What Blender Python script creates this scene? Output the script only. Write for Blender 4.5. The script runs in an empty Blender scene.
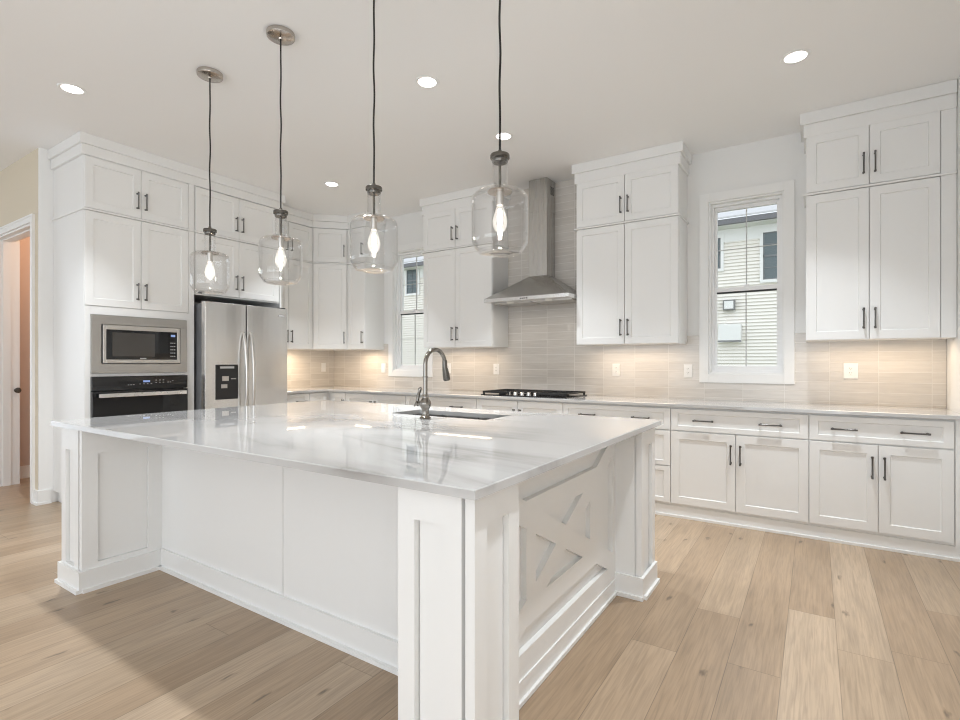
import bpy, bmesh, math, random
from mathutils import Vector, Matrix

S = bpy.context.scene
COL = S.collection

# ------------------------------------------------------------------ camera
cam_d = bpy.data.cameras.new('camera')
cam = bpy.data.objects.new('camera', cam_d)
COL.objects.link(cam)
cam.location = (5.587, -4.86, 1.223)
cam.rotation_euler = (math.radians(90), 0, 0.578)
cam_d.sensor_fit = 'HORIZONTAL'
cam_d.sensor_width = 36.0
cam_d.lens = 513.2 / 960 * 36.0
cam_d.shift_y = (362.5 - 360.0) / 960.0 * -1.0 * -1.0
cam_d.clip_start = 0.02
S.camera = cam

# ------------------------------------------------------------------ world, large lights, exposure
world = bpy.data.worlds.new('sky')
S.world = world
world.use_nodes = True
bgn = world.node_tree.nodes['Background']
bgn.inputs[0].default_value = (0.89, 0.945, 1.0, 1)
bgn.inputs[1].default_value = 3.1

def area_light(name, loc, rot, sx, sy, power, color, spread=180):
    d = bpy.data.lights.new(name, 'AREA')
    d.shape = 'RECTANGLE'; d.size = sx; d.size_y = sy
    d.energy = power; d.color = color; d.spread = math.radians(spread)
    o = bpy.data.objects.new(name, d); COL.objects.link(o)
    o.location = loc; o.rotation_euler = rot
    return o
DAY = (0.76, 0.88, 1.0)
WARM = (1.0, 0.78, 0.55)
CEIL_W = (0.905, 0.955, 1.0)
# added fill at unseen openings behind the camera, tilted up to brighten the ceiling
area_light('daylight_fill_front', (3.3, -8.95, 1.45), (math.radians(122), 0, 0), 5.4, 2.5, 108, DAY)
area_light('fill_right', (6.5, -6.75, 1.45), (math.radians(118), 0, math.radians(90)), 3.0, 2.5, 75, (1.0, .98, .945))  # added at a made-up opening, lifts the right-facing cabinet and island sides
area_light('daylight_fill_side', (-3.35, -6.2, 1.45), (math.radians(118), 0, math.radians(-90)), 4.0, 2.5, 12, DAY)

S.view_settings.view_transform = 'Standard'
S.view_settings.look = 'None'
S.view_settings.gamma = 1.0
S.view_settings.exposure = -0.76
S.view_settings.use_curve_mapping = False
S.cycles.max_bounces = 12
S.cycles.diffuse_bounces = 6
S.cycles.glossy_bounces = 6
S.cycles.transparent_max_bounces = 24
S.cycles.sample_clamp_indirect = 4.0
S.cycles.caustics_reflective = False
S.cycles.caustics_refractive = False
S.cycles.use_denoising = True
S.cycles.filter_width = 1.1

# ------------------------------------------------------------------ helpers
class MB:
    """collects shapes, then links them as ONE mesh object"""
    def __init__(self):
        self.bm = bmesh.new()
    def box(self, x0, x1, y0, y1, z0, z1):
        if x0 > x1: x0, x1 = x1, x0
        if y0 > y1: y0, y1 = y1, y0
        if z0 > z1: z0, z1 = z1, z0
        v = [self.bm.verts.new(p) for p in ((x0,y0,z0),(x1,y0,z0),(x1,y1,z0),(x0,y1,z0),(x0,y0,z1),(x1,y0,z1),(x1,y1,z1),(x0,y1,z1))]
        for f in ((3,2,1,0),(4,5,6,7),(0,1,5,4),(1,2,6,5),(2,3,7,6),(3,0,4,7)):
            self.bm.faces.new([v[i] for i in f])
        return self
    def hexa(self, pts):
        v = [self.bm.verts.new(p) for p in pts]
        for f in ((3,2,1,0),(4,5,6,7),(0,1,5,4),(1,2,6,5),(2,3,7,6),(3,0,4,7)):
            self.bm.faces.new([v[i] for i in f])
        return self
    def prism(self, poly, axis, a, b):
        """polygon of 2D points extruded along axis from a to b"""
        def mk(p, t):
            if axis == 'x': return (t, p[0], p[1])
            if axis == 'y': return (p[0], t, p[1])
            return (p[0], p[1], t)
        A = [self.bm.verts.new(mk(p, a)) for p in poly]
        B = [self.bm.verts.new(mk(p, b)) for p in poly]
        n = len(poly)
        self.bm.faces.new(A[::-1]); self.bm.faces.new(B)
        for i in range(n):
            self.bm.faces.new((A[i], A[(i+1) % n], B[(i+1) % n], B[i]))
        return self
    def lathe(self, prof, seg=32, c=(0,0,0), close=False):
        """profile of (radius, z) turned about z"""
        rings = []
        for r, z in prof:
            if r < 1e-6:
                rings.append([self.bm.verts.new((c[0], c[1], c[2]+z))])
            else:
                rings.append([self.bm.verts.new((c[0]+r*math.cos(2*math.pi*k/seg), c[1]+r*math.sin(2*math.pi*k/seg), c[2]+z)) for k in range(seg)])
        pairs = list(zip(rings, rings[1:]))
        if close: pairs.append((rings[-1], rings[0]))
        for A, B in pairs:
            if len(A) == 1 and len(B) == 1: continue
            for k in range(seg):
                k2 = (k+1) % seg
                if len(A) == 1: self.bm.faces.new((A[0], B[k2], B[k]))
                elif len(B) == 1: self.bm.faces.new((A[k], A[k2], B[0]))
                else: self.bm.faces.new((A[k], A[k2], B[k2], B[k]))
        return self
    def tube(self, pts, r, seg=12):
        """round tube along points; r a number or list"""
        pts = [Vector(p) for p in pts]
        n = len(pts)
        rr = r if isinstance(r, (list, tuple)) else [r]*n
        up = Vector((0.123, 0.456, 0.88)).normalized()
        rings = []
        prev = None
        for i, p in enumerate(pts):
            t = (pts[min(i+1, n-1)] - pts[max(i-1, 0)]).normalized()
            if prev is None:
                a = t.cross(up if abs(t.dot(up)) < .9 else Vector((1,0,0))).normalized()
            else:
                a = (prev - t*prev.dot(t)).normalized()
            prev = a
            b = t.cross(a)
            rings.append([self.bm.verts.new(p + (a*math.cos(2*math.pi*k/seg) + b*math.sin(2*math.pi*k/seg))*rr[i]) for k in range(seg)])
        for A, B in zip(rings, rings[1:]):
            for k in range(seg):
                self.bm.faces.new((A[k], A[(k+1) % seg], B[(k+1) % seg], B[k]))
        self.bm.faces.new(rings[0][::-1]); self.bm.faces.new(rings[-1])
        return self
    def build(self, name, mat, parent=None, loc=(0,0,0), bevel=0, smooth=False, rz=0):
        bmesh.ops.recalc_face_normals(self.bm, faces=self.bm.faces[:])
        me = bpy.data.meshes.new(name)
        self.bm.to_mesh(me); self.bm.free()
        me.materials.append(mat)
        if smooth:
            for p in me.polygons: p.use_smooth = True
            me.set_sharp_from_angle(angle=math.radians(38))
        o = bpy.data.objects.new(name, me)
        COL.objects.link(o)
        o.location = loc
        if rz: o.rotation_euler = (0, 0, rz)
        if parent is not None: o.parent = parent
        if bevel:
            m = o.modifiers.new('edge', 'BEVEL'); m.width = bevel; m.segments = 2
            m.limit_method = 'ANGLE'; m.angle_limit = math.radians(50)
        return o

def thing(name, label, cat, loc=(0,0,0), rz=0, group=None):
    o = bpy.data.objects.new(name, None); COL.objects.link(o)
    o.empty_display_size = .1
    o.location = loc; o.rotation_euler = (0, 0, rz)
    o['label'] = label; o['category'] = cat
    if group: o['group'] = group
    return o
def tag(o, label, cat, group=None):
    o['label'] = label; o['category'] = cat
    if group: o['group'] = group
    return o
def struct(o, label, cat):
    o['kind'] = 'structure'; o['label'] = label; o['category'] = cat
    return o

# ------------------------------------------------------------------ materials
def newmat(name):
    m = bpy.data.materials.new(name); m.use_nodes = True
    return m, m.node_tree.nodes, m.node_tree.links, m.node_tree.nodes['Principled BSDF']
def N(nodes, kind, **kw):
    n = nodes.new(kind)
    for k, v in kw.items(): setattr(n, k, v)
    return n
def paint(name, color, rough, var=0.015, bump=0.0, scale=40):
    m, n, l, b = newmat(name)
    tc = N(n, 'ShaderNodeTexCoord'); ns = N(n, 'ShaderNodeTexNoise')
    ns.inputs['Scale'].default_value = scale; ns.inputs['Detail'].default_value = 3
    l.new(tc.outputs['Object'], ns.inputs['Vector'])
    mx = N(n, 'ShaderNodeMix', data_type='RGBA')
    mx.inputs['A'].default_value = tuple(c*(1-var) for c in color)+(1,)
    mx.inputs['B'].default_value = tuple(min(1, c*(1+var)) for c in color)+(1,)
    l.new(ns.outputs['Fac'], mx.inputs['Factor'])
    l.new(mx.outputs['Result'], b.inputs['Base Color'])
    b.inputs['Roughness'].default_value = rough
    if bump:
        bp = N(n, 'ShaderNodeBump'); bp.inputs['Strength'].default_value = bump; bp.inputs['Distance'].default_value = .002
        l.new(ns.outputs['Fac'], bp.inputs['Height']); l.new(bp.outputs['Normal'], b.inputs['Normal'])
    return m
def metal(name, color, rough, brush=None, aniso=0.0):
    m, n, l, b = newmat(name)
    b.inputs['Base Color'].default_value = color+(1,)
    b.inputs['Metallic'].default_value = 1.0
    b.inputs['Roughness'].default_value = rough
    tc = N(n, 'ShaderNodeTexCoord'); mp = N(n, 'ShaderNodeMapping'); ns = N(n, 'ShaderNodeTexNoise')
    mp.inputs['Scale'].default_value = brush or (30, 30, 30)
    ns.inputs['Scale'].default_value = 1.0; ns.inputs['Detail'].default_value = 4
    l.new(tc.outputs['Object'], mp.inputs['Vector']); l.new(mp.outputs['Vector'], ns.inputs['Vector'])
    mr = N(n, 'ShaderNodeMapRange')
    mr.inputs['To Min'].default_value = rough*0.8; mr.inputs['To Max'].default_value = rough*1.25
    l.new(ns.outputs['Fac'], mr.inputs['Value']); l.new(mr.outputs['Result'], b.inputs['Roughness'])
    if brush:
        bp = N(n, 'ShaderNodeBump'); bp.inputs['Strength'].default_value = .12; bp.inputs['Distance'].default_value = .001
        l.new(ns.outputs['Fac'], bp.inputs['Height']); l.new(bp.outputs['Normal'], b.inputs['Normal'])
    return m
def plain(name, color, rough=.4, metallic=0.0, emit=0, ecol=None):
    m, n, l, b = newmat(name)
    b.inputs['Base Color'].default_value = color+(1,)
    b.inputs['Roughness'].default_value = rough
    b.inputs['Metallic'].default_value = metallic
    if emit:
        b.inputs['Emission Color'].default_value = (ecol or color)+(1,)
        b.inputs['Emission Strength'].default_value = emit
    return m
def thin_glass(name, tint=(1,1,1), refl=1.0, edge=0.0):
    """a sheet of clear glass: lets light straight through, reflects by Fresnel"""
    m = bpy.data.materials.new(name); m.use_nodes = True
    n, l = m.node_tree.nodes, m.node_tree.links
    n.clear()
    out = N(n, 'ShaderNodeOutputMaterial'); tr = N(n, 'ShaderNodeBsdfTransparent'); gl = N(n, 'ShaderNodeBsdfGlossy')
    mx = N(n, 'ShaderNodeMixShader')
    fw = N(n, 'ShaderNodeLayerWeight'); fw.inputs['Blend'].default_value = .5
    p5 = N(n, 'ShaderNodeMath', operation='POWER'); p5.inputs[1].default_value = 4.0
    fr = N(n, 'ShaderNodeMapRange'); fr.inputs['To Min'].default_value = .022; fr.inputs['To Max'].default_value = .95
    l.new(fw.outputs['Facing'], p5.inputs[0]); l.new(p5.outputs[0], fr.inputs['Value'])
    gl.inputs['Roughness'].default_value = 0.01
    gl.inputs['Color'].default_value = (refl, refl, refl, 1)
    lw = N(n, 'ShaderNodeLayerWeight'); lw.inputs['Blend'].default_value = .35
    cm = N(n, 'ShaderNodeMix', data_type='RGBA')
    cm.inputs['A'].default_value = tint+(1,)
    e = 1-edge
    cm.inputs['B'].default_value = (e, e, e, 1)
    l.new(lw.outputs['Facing'], cm.inputs['Factor']); l.new(cm.outputs['Result'], tr.inputs['Color'])
    l.new(fr.outputs['Result'], mx.inputs['Fac']); l.new(tr.outputs['BSDF'], mx.inputs[1]); l.new(gl.outputs['BSDF'], mx.inputs[2])
    l.new(mx.outputs['Shader'], out.inputs['Surface'])
    return m
def emitter(name, color, strength):
    m = bpy.data.materials.new(name); m.use_nodes = True
    n, l = m.node_tree.nodes, m.node_tree.links
    n.clear()
    out = N(n, 'ShaderNodeOutputMaterial'); e = N(n, 'ShaderNodeEmission')
    e.inputs['Color'].default_value = color+(1,); e.inputs['Strength'].default_value = strength
    l.new(e.outputs['Emission'], out.inputs['Surface'])
    return m

CAB = paint('cabinet_white_paint', (.80, .80, .79), .38, .006)
TRIM = paint('white_trim_paint', (.82, .82, .81), .4, .006)
WALL = paint('light_grey_wall_paint', (.80, .80, .79), .75, .01, .05, 120)
CEIL = paint('white_ceiling_paint', (.875, .875, .87), .85, .01, .05, 120)
BEIGE = paint('hall_beige_paint', (.66, .59, .47), .75, .01)
PINKW = paint('far_room_paint', (.62, .50, .44), .8, .01)
STEEL = metal('brushed_stainless_steel', (.78, .775, .765), .24, (1.2, 1.2, 260))
STEELV = metal('stainless_hood_steel', (.52, .51, .49), .26, (160, 160, 1.5))
SATIN = metal('satin_steel_trim', (.62, .60, .57), .3)
MWTRIM = metal('microwave_trim_steel', (.47, .455, .435), .3)
BRIGHT = metal('bright_handle_steel', (.82, .81, .80), .28)
FAUC = metal('brushed_faucet_nickel', (.27, .25, .225), .15)
NICKEL = metal('brushed_nickel', (.50, .46, .42), .22)
DKNICK = metal('aged_nickel', (.15, .14, .125), .22)
GUN = metal('gunmetal_pull_finish', (.13, .125, .12), .34)
CORDM = plain('black_fabric_cord', (.012, .011, .010), .7)
BLACKG = plain('black_glass', (.008, .008, .009), .04)
BLACKP = plain('black_plastic', (.015, .015, .016), .3)
IRON = plain('black_cast_iron', (.012, .012, .012), .5)
DKGAP = plain('dark_fridge_cabinet', (.06, .06, .065), .5)
FRSIDE = plain('grey_fridge_side', (.16, .165, .175), .4)
KNOBM = metal('knob_steel', (.75, .74, .72), .2)
PLAST = plain('white_plastic', (.82, .81, .79), .35)
SLOT = plain('outlet_slot_dark', (.12, .11, .10), .5)
LENS = emitter('downlight_lens', (1.0, .95, .88), 20)
FILA = emitter('bulb_filament', (1.0, .90, .76), 280)
GLASS = thin_glass('clear_lamp_glass', (.99, .99, .99), 1.0, .10)
BULBG = thin_glass('glowing_bulb_glass', (1, 1, 1), 1.0, .0)
_n, _l = BULBG.node_tree.nodes, BULBG.node_tree.links
_e = _n.new('ShaderNodeEmission'); _e.inputs['Color'].default_value = (1.0, .93, .82, 1); _e.inputs['Strength'].default_value = .55
_a = _n.new('ShaderNodeAddShader'); _o = [k for k in _n if k.type == 'OUTPUT_MATERIAL'][0]; _m = [k for k in _n if k.type == 'MIX_SHADER'][0]
_l.new(_m.outputs[0], _a.inputs[0]); _l.new(_e.outputs[0], _a.inputs[1]); _l.new(_a.outputs[0], _o.inputs['Surface'])
PANE = thin_glass('window_pane_glass', (.985, .99, .99), .25, .05)
VINYL = paint('white_window_vinyl', (.84, .84, .84), .35, .004)
SASHD = plain('dark_sash_strip', (.03, .03, .032), .6)
MUNT = plain('grey_muntin_bar', (.55, .55, .54), .5)
DISP = plain('blue_display', (.02, .02, .03), .3, 0, 1.2, (.35, .5, .9))
PGREY = plain('grey_print', (.45, .45, .45), .5)
MWIN = plain('microwave_window_glass', (.05, .045, .04), .06)

def floor_mat():
    m, n, l, b = newmat('oak_plank_floor')
    tc = N(n, 'ShaderNodeTexCoord'); sx = N(n, 'ShaderNodeSeparateXYZ')
    l.new(tc.outputs['Object'], sx.inputs[0])
    def math_(op, a, bb=None, c=None):
        k = N(n, 'ShaderNodeMath', operation=op)
        for i, v in enumerate((a, bb, c)):
            if v is None: continue
            if isinstance(v, (int, float)): k.inputs[i].default_value = v
            else: l.new(v, k.inputs[i])
        return k.outputs[0]
    W, L = .19, 1.9
    px = math_('DIVIDE', math_('ADD', sx.outputs['X'], -5.098+.19*60), W)
    ix = math_('FLOOR', px); fx = math_('FRACT', px)
    wn = N(n, 'ShaderNodeTexWhiteNoise', noise_dimensions='1D'); l.new(ix, wn.inputs['W'])
    py = math_('ADD', math_('DIVIDE', math_('ADD', sx.outputs['Y'], 40), L), math_('MULTIPLY', wn.outputs['Value'], 1.0))
    iy = math_('FLOOR', py); fy = math_('FRACT', py)
    cid = N(n, 'ShaderNodeCombineXYZ'); l.new(ix, cid.inputs[0]); l.new(iy, cid.inputs[1])
    w2 = N(n, 'ShaderNodeTexWhiteNoise', noise_dimensions='3D'); l.new(cid.outputs[0], w2.inputs['Vector'])
    rid = w2.outputs['Value']
    # grain coordinates, shifted per plank
    gx = math_('ADD', sx.outputs['X'], math_('MULTIPLY', rid, 37.0))
    gy = math_('ADD', sx.outputs['Y'], math_('MULTIPLY', rid, 91.0))
    gv = N(n, 'ShaderNodeCombineXYZ'); l.new(gx, gv.inputs[0]); l.new(gy, gv.inputs[1])
    mp = N(n, 'ShaderNodeMapping'); mp.inputs['Scale'].default_value = (110, 4.5, 1); l.new(gv.outputs[0], mp.inputs[0])
    g1 = N(n, 'ShaderNodeTexNoise'); g1.inputs['Scale'].default_value = 1; g1.inputs['Detail'].default_value = 6; g1.inputs['Distortion'].default_value = .6
    l.new(mp.outputs[0], g1.inputs['Vector'])
    mp2 = N(n, 'ShaderNodeMapping'); mp2.inputs['Scale'].default_value = (9, .9, 1); l.new(gv.outputs[0], mp2.inputs[0])
    g2 = N(n, 'ShaderNodeTexNoise'); g2.inputs['Scale'].default_value = 1; g2.inputs['Detail'].default_value = 4; g2.inputs['Distortion'].default_value = 1.2
    l.new(mp2.outputs[0], g2.inputs['Vector'])
    cr = N(n, 'ShaderNodeValToRGB')
    e = cr.color_ramp.elements
    e[0].position = .0; e[0].color = (.318, .226, .146, 1)
    e[1].position = 1.; e[1].color = (.435, .33, .232, 1)
    k = e.new(.45); k.color = (.395, .289, .194, 1)
    k = e.new(.7); k.color = (.365, .270, .182, 1)
    l.new(rid, cr.inputs['Fac'])
    def mixmul(col, fac, dark, lo, hi):
        mr = N(n, 'ShaderNodeMapRange'); mr.inputs['From Min'].default_value = lo; mr.inputs['From Max'].default_value = hi
        mr.inputs['To Min'].default_value = dark; mr.inputs['To Max'].default_value = 1.06
        l.new(fac, mr.inputs['Value'])
        vm = N(n, 'ShaderNodeVectorMath', operation='SCALE'); l.new(col, vm.inputs[0]); l.new(mr.outputs['Result'], vm.inputs['Scale'])
        return vm.outputs[0]
    col = mixmul(cr.outputs['Color'], g1.outputs['Fac'], .80, .32, .6)
    col = mixmul(col, g2.outputs['Fac'], .88, .3, .62)
    # knots
    mp3 = N(n, 'ShaderNodeMapping'); mp3.inputs['Scale'].default_value = (6.5, 2.2, 1); l.new(gv.outputs[0], mp3.inputs[0])
    nz = N(n, 'ShaderNodeTexNoise'); nz.inputs['Scale'].default_value = 6; l.new(mp3.outputs[0], nz.inputs['Vector'])
    ad = N(n, 'ShaderNodeVectorMath', operation='MULTIPLY_ADD'); l.new(nz.outputs['Color'], ad.inputs[0]); ad.inputs[1].default_value = (.25, .25, 0); l.new(mp3.outputs[0], ad.inputs[2])
    vo = N(n, 'ShaderNodeTexVoronoi', voronoi_dimensions='2D'); vo.inputs['Scale'].default_value = 1.0; l.new(ad.outputs[0], vo.inputs['Vector'])
    kr = N(n, 'ShaderNodeMapRange'); kr.inputs['From Min'].default_value = .015; kr.inputs['From Max'].default_value = .085
    kr.inputs['To Min'].default_value = .42; kr.inputs['To Max'].default_value = 1.0; l.new(vo.outputs['Distance'], kr.inputs['Value'])
    # only some cells carry a knot
    sc = N(n, 'ShaderNodeSeparateXYZ'); l.new(vo.outputs['Color'], sc.inputs[0])
    has = math_('GREATER_THAN', sc.outputs[0], .72)
    kf = math_('SUBTRACT', 1.0, math_('MULTIPLY', has, math_('SUBTRACT', 1.0, kr.outputs['Result'])))
    vm = N(n, 'ShaderNodeVectorMath', operation='SCALE'); l.new(col, vm.inputs[0]); l.new(kf, vm.inputs['Scale'])
    col = vm.outputs[0]
    # seams
    sd = math_('MINIMUM', math_('MULTIPLY', math_('MINIMUM', fx, math_('SUBTRACT', 1.0, fx)), W),
               math_('MULTIPLY', math_('MINIMUM', fy, math_('SUBTRACT', 1.0, fy)), L))
    sr = N(n, 'ShaderNodeMapRange'); sr.inputs['From Min'].default_value = .0004; sr.inputs['From Max'].default_value = .0022
    sr.inputs['To Min'].default_value = .55; sr.inputs['To Max'].default_value = 1.0; l.new(sd, sr.inputs['Value'])
    vm2 = N(n, 'ShaderNodeVectorMath', operation='SCALE'); l.new(col, vm2.inputs[0]); l.new(sr.outputs['Result'], vm2.inputs['Scale'])
    l.new(vm2.outputs[0], b.inputs['Base Color'])
    rr = N(n, 'ShaderNodeMapRange'); rr.inputs['To Min'].default_value = .26; rr.inputs['To Max'].default_value = .42
    l.new(g1.outputs['Fac'], rr.inputs['Value']); l.new(rr.outputs['Result'], b.inputs['Roughness'])
    bp = N(n, 'ShaderNodeBump'); bp.inputs['Strength'].default_value = .25; bp.inputs['Distance'].default_value = .0015
    hh = math_('MULTIPLY', g1.outputs['Fac'], sr.outputs['Result'])
    l.new(hh, bp.inputs['Height']); l.new(bp.outputs['Normal'], b.inputs['Normal'])
    return m
FLOOR = floor_mat()

def quartz_mat():
    m, n, l, b = newmat('white_veined_quartz')
    tc = N(n, 'ShaderNodeTexCoord')
    mp = N(n, 'ShaderNodeMapping'); mp.inputs['Rotation'].default_value = (0, 0, .75); mp.inputs['Scale'].default_value = (.55, 1.5, 1)
    l.new(tc.outputs['Object'], mp.inputs[0])
    n1 = N(n, 'ShaderNodeTexNoise'); n1.inputs['Scale'].default_value = .85; n1.inputs['Detail'].default_value = 8; n1.inputs['Distortion'].default_value = .8
    l.new(mp.outputs[0], n1.inputs['Vector'])
    ab = N(n, 'ShaderNodeMath', operation='SUBTRACT'); ab.inputs[1].default_value = .5; l.new(n1.outputs['Fac'], ab.inputs[0])
    a2 = N(n, 'ShaderNodeMath', operation='ABSOLUTE'); l.new(ab.outputs[0], a2.inputs[0])
    cr = N(n, 'ShaderNodeValToRGB'); e = cr.color_ramp.elements
    e[0].position = 0; e[0].color = (.32, .31, .30, 1)
    e[1].position = .06; e[1].color = (.52, .516, .51, 1)
    k = e.new(.02); k.color = (.42, .413, .405, 1)
    l.new(a2.outputs[0], cr.inputs['Fac'])
    n2 = N(n, 'ShaderNodeTexNoise'); n2.inputs['Scale'].default_value = .9; l.new(tc.outputs['Object'], n2.inputs['Vector'])
    mr = N(n, 'ShaderNodeMapRange'); mr.inputs['From Min'].default_value = .40; mr.inputs['From Max'].default_value = .55; l.new(n2.outputs['Fac'], mr.inputs['Value'])
    mx = N(n, 'ShaderNodeMix', data_type='RGBA'); mx.inputs['A'].default_value = (.52, .516, .51, 1)
    l.new(mr.outputs['Result'], mx.inputs['Factor']); l.new(cr.outputs['Color'], mx.inputs['B'])
    l.new(mx.outputs['Result'], b.inputs['Base Color'])
    b.inputs['Roughness'].default_value = .025
    b.inputs['Specular IOR Level'].default_value = 1.0
    return m
QUARTZ = quartz_mat()

def tile_mat():
    m, n, l, b = newmat('glazed_subway_tile')
    tc = N(n, 'ShaderNodeTexCoord'); sx = N(n, 'ShaderNodeSeparateXYZ'); l.new(tc.outputs['Object'], sx.inputs[0])
    def math_(op, a, bb=None):
        k = N(n, 'ShaderNodeMath', operation=op)
        for i, v in enumerate((a, bb)):
            if v is None: continue
            if isinstance(v, (int, float)): k.inputs[i].default_value = v
            else: l.new(v, k.inputs[i])
        return k.outputs[0]
    W, Hh = .3035, .0775
    h = math_('ADD', sx.outputs['X'], sx.outputs['Y'])          # x on the range wall, y on the side wall
    px = math_('DIVIDE', math_('ADD', h, -2.943+W*40), W); pz = math_('DIVIDE', math_('ADD', sx.outputs['Z'], -.918+Hh*40), Hh)
    ix, fx, iz, fz = math_('FLOOR', px), math_('FRACT', px), math_('FLOOR', pz), math_('FRACT', pz)
    cid = N(n, 'ShaderNodeCombineXYZ'); l.new(ix, cid.inputs[0]); l.new(iz, cid.inputs[1])
    wn = N(n, 'ShaderNodeTexWhiteNoise', noise_dimensions='3D'); l.new(cid.outputs[0], wn.inputs['Vector'])
    mp = N(n, 'ShaderNodeMapping'); mp.inputs['Scale'].default_value = (5, 5, 60); l.new(tc.outputs['Object'], mp.inputs[0])
    of = N(n, 'ShaderNodeVectorMath', operation='ADD'); l.new(mp.outputs[0], of.inputs[0])
    s2 = N(n, 'ShaderNodeVectorMath', operation='SCALE'); l.new(wn.outputs['Color'], s2.inputs[0]); s2.inputs['Scale'].default_value = 50; l.new(s2.outputs[0], of.inputs[1])
    ns = N(n, 'ShaderNodeTexNoise'); ns.inputs['Scale'].default_value = 1; ns.inputs['Detail'].default_value = 5; l.new(of.outputs[0], ns.inputs['Vector'])
    f = math_('ADD', math_('MULTIPLY', wn.outputs['Value'], .3), math_('MULTIPLY', ns.outputs['Fac'], .7))
    cr = N(n, 'ShaderNodeValToRGB'); e = cr.color_ramp.elements
    e[0].position = .2; e[0].color = (.54, .50, .455, 1)
    e[1].position = .8; e[1].color = (.68, .64, .59, 1)
    l.new(f, cr.inputs['Fac'])
    d = math_('MINIMUM', math_('MULTIPLY', math_('MINIMUM', fx, math_('SUBTRACT', 1.0, fx)), W), math_('MULTIPLY', math_('MINIMUM', fz, math_('SUBTRACT', 1.0, fz)), Hh))
    gr = N(n, 'ShaderNodeMapRange'); gr.inputs['From Min'].default_value = .0012; gr.inputs['From Max'].default_value = .0026; l.new(d, gr.inputs['Value'])
    mx = N(n, 'ShaderNodeMix', data_type='RGBA'); mx.inputs['A'].default_value = (.70, .67, .63, 1)
    l.new(gr.outputs['Result'], mx.inputs['Factor']); l.new(cr.outputs['Color'], mx.inputs['B']); l.new(mx.outputs['Result'], b.inputs['Base Color'])
    rg = N(n, 'ShaderNodeMapRange'); rg.inputs['To Min'].default_value = .7; rg.inputs['To Max'].default_value = .16; l.new(gr.outputs['Result'], rg.inputs['Value'])
    l.new(rg.outputs['Result'], b.inputs['Roughness'])
    bp = N(n, 'ShaderNodeBump'); bp.inputs['Strength'].default_value = .35; bp.inputs['Distance'].default_value = .002
    # each tile a little wavy
    n3 = N(n, 'ShaderNodeTexNoise'); n3.inputs['Scale'].default_value = 9; l.new(tc.outputs['Object'], n3.inputs['Vector'])
    hs = math_('ADD', gr.outputs['Result'], math_('MULTIPLY', n3.outputs['Fac'], 2.0))
    l.new(hs, bp.inputs['Height']); l.new(bp.outputs['Normal'], b.inputs['Normal'])
    return m
TILE = tile_mat()

def siding_mat():
    m, n, l, b = newmat('lap_siding_cream')
    tc = N(n, 'ShaderNodeTexCoord'); ns = N(n, 'ShaderNodeTexNoise'); ns.inputs['Scale'].default_value = 2
    l.new(tc.outputs['Object'], ns.inputs['Vector'])
    mx = N(n, 'ShaderNodeMix', data_type='RGBA'); mx.inputs['A'].default_value = (.80, .77, .72, 1); mx.inputs['B'].default_value = (.84, .81, .76, 1)
    l.new(ns.outputs['Fac'], mx.inputs['Factor']); l.new(mx.outputs['Result'], b.inputs['Base Color'])
    b.inputs['Roughness'].default_value = .6
    return m
SIDING = siding_mat()
HTRIM = paint('house_white_trim', (.78, .78, .77), .5)
ROOFM = paint('grey_roof_shingle', (.5, .5, .51), .9, .25, .4, 30)
HGLASS = plain('house_window_glass', (.10, .13, .14), .05)
HFRAME = plain('house_window_frame', (.16, .17, .18), .5)
GUTTER = plain('dark_gutter', (.14, .14, .15), .5)
GRASSM = paint('lawn_ground', (.22, .24, .13), .95, .2, .3, 20)
GREYBOX = paint('meter_grey_paint', (.20, .20, .20), .6)

# ------------------------------------------------------------------ room shell
ZC = 3.074
W1 = (1.108, 1.675, 1.122, 2.62)      # x0, x1, z0, z1 of the two window openings
W2 = (4.809, 5.377, 1.122, 2.62)
fl = MB().box(-3.6, 6.6, -9.2, 0.15, -.06, 0).build('floor', FLOOR)
struct(fl, 'wide plank light oak floor running towards the range wall', 'floor')
ce = MB().box(-3.6, 6.6, -9.2, 0.15, ZC, ZC+.08).build('ceiling', CEIL)
struct(ce, 'plain white painted ceiling', 'ceiling')
w = MB()
T = .14
for x0, x1, z0, z1 in ((-.2, W1[0], 0, ZC), (W1[1], W2[0], 0, ZC), (W2[1], 6.6, 0, ZC),
                       (W1[0], W1[1], 0, W1[2]), (W1[0], W1[1], W1[3], ZC), (W2[0], W2[1], 0, W2[2]), (W2[0], W2[1], W2[3], ZC)):
    w.box(x0, x1, 0, T, z0, z1)
struct(w.build('wall_back', WALL), 'light grey range wall with two windows', 'wall')
struct(MB().box(-.2, 0, -3.09, 0, 0, ZC).build('wall_left', WALL), 'light grey wall behind the oven and refrigerator cabinets', 'wall')
struct(MB().box(6.37, 6.6, -5.2, 0, 0, ZC).box(6.37, 6.6, -9.06, -8.3, 0, ZC).box(6.37, 6.6, -8.3, -5.2, 2.72, ZC).build('wall_right', WALL), 'light grey side wall at the right end of the counter', 'wall')  # unseen opening beyond the viewpoint added for the right-hand fill
# short wall with the doorway
h = MB()
DX0, DX1, DZ = -1.15, -.155, 2.452
h.box(-3.6, DX0, -3.235, -3.095, 0, ZC); h.box(DX1, -.02, -3.235, -3.095, 0, ZC); h.box(DX0, DX1, -3.235, -3.095, DZ, ZC)
struct(h.build('wall_hall', BEIGE), 'beige wall around the open doorway', 'wall')
struct(MB().box(-.02, 0, -3.235, -3.09, 0, ZC).build('wall_end', WALL), 'light grey wall end between doorway and tall oven cabinet', 'wall')
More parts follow.
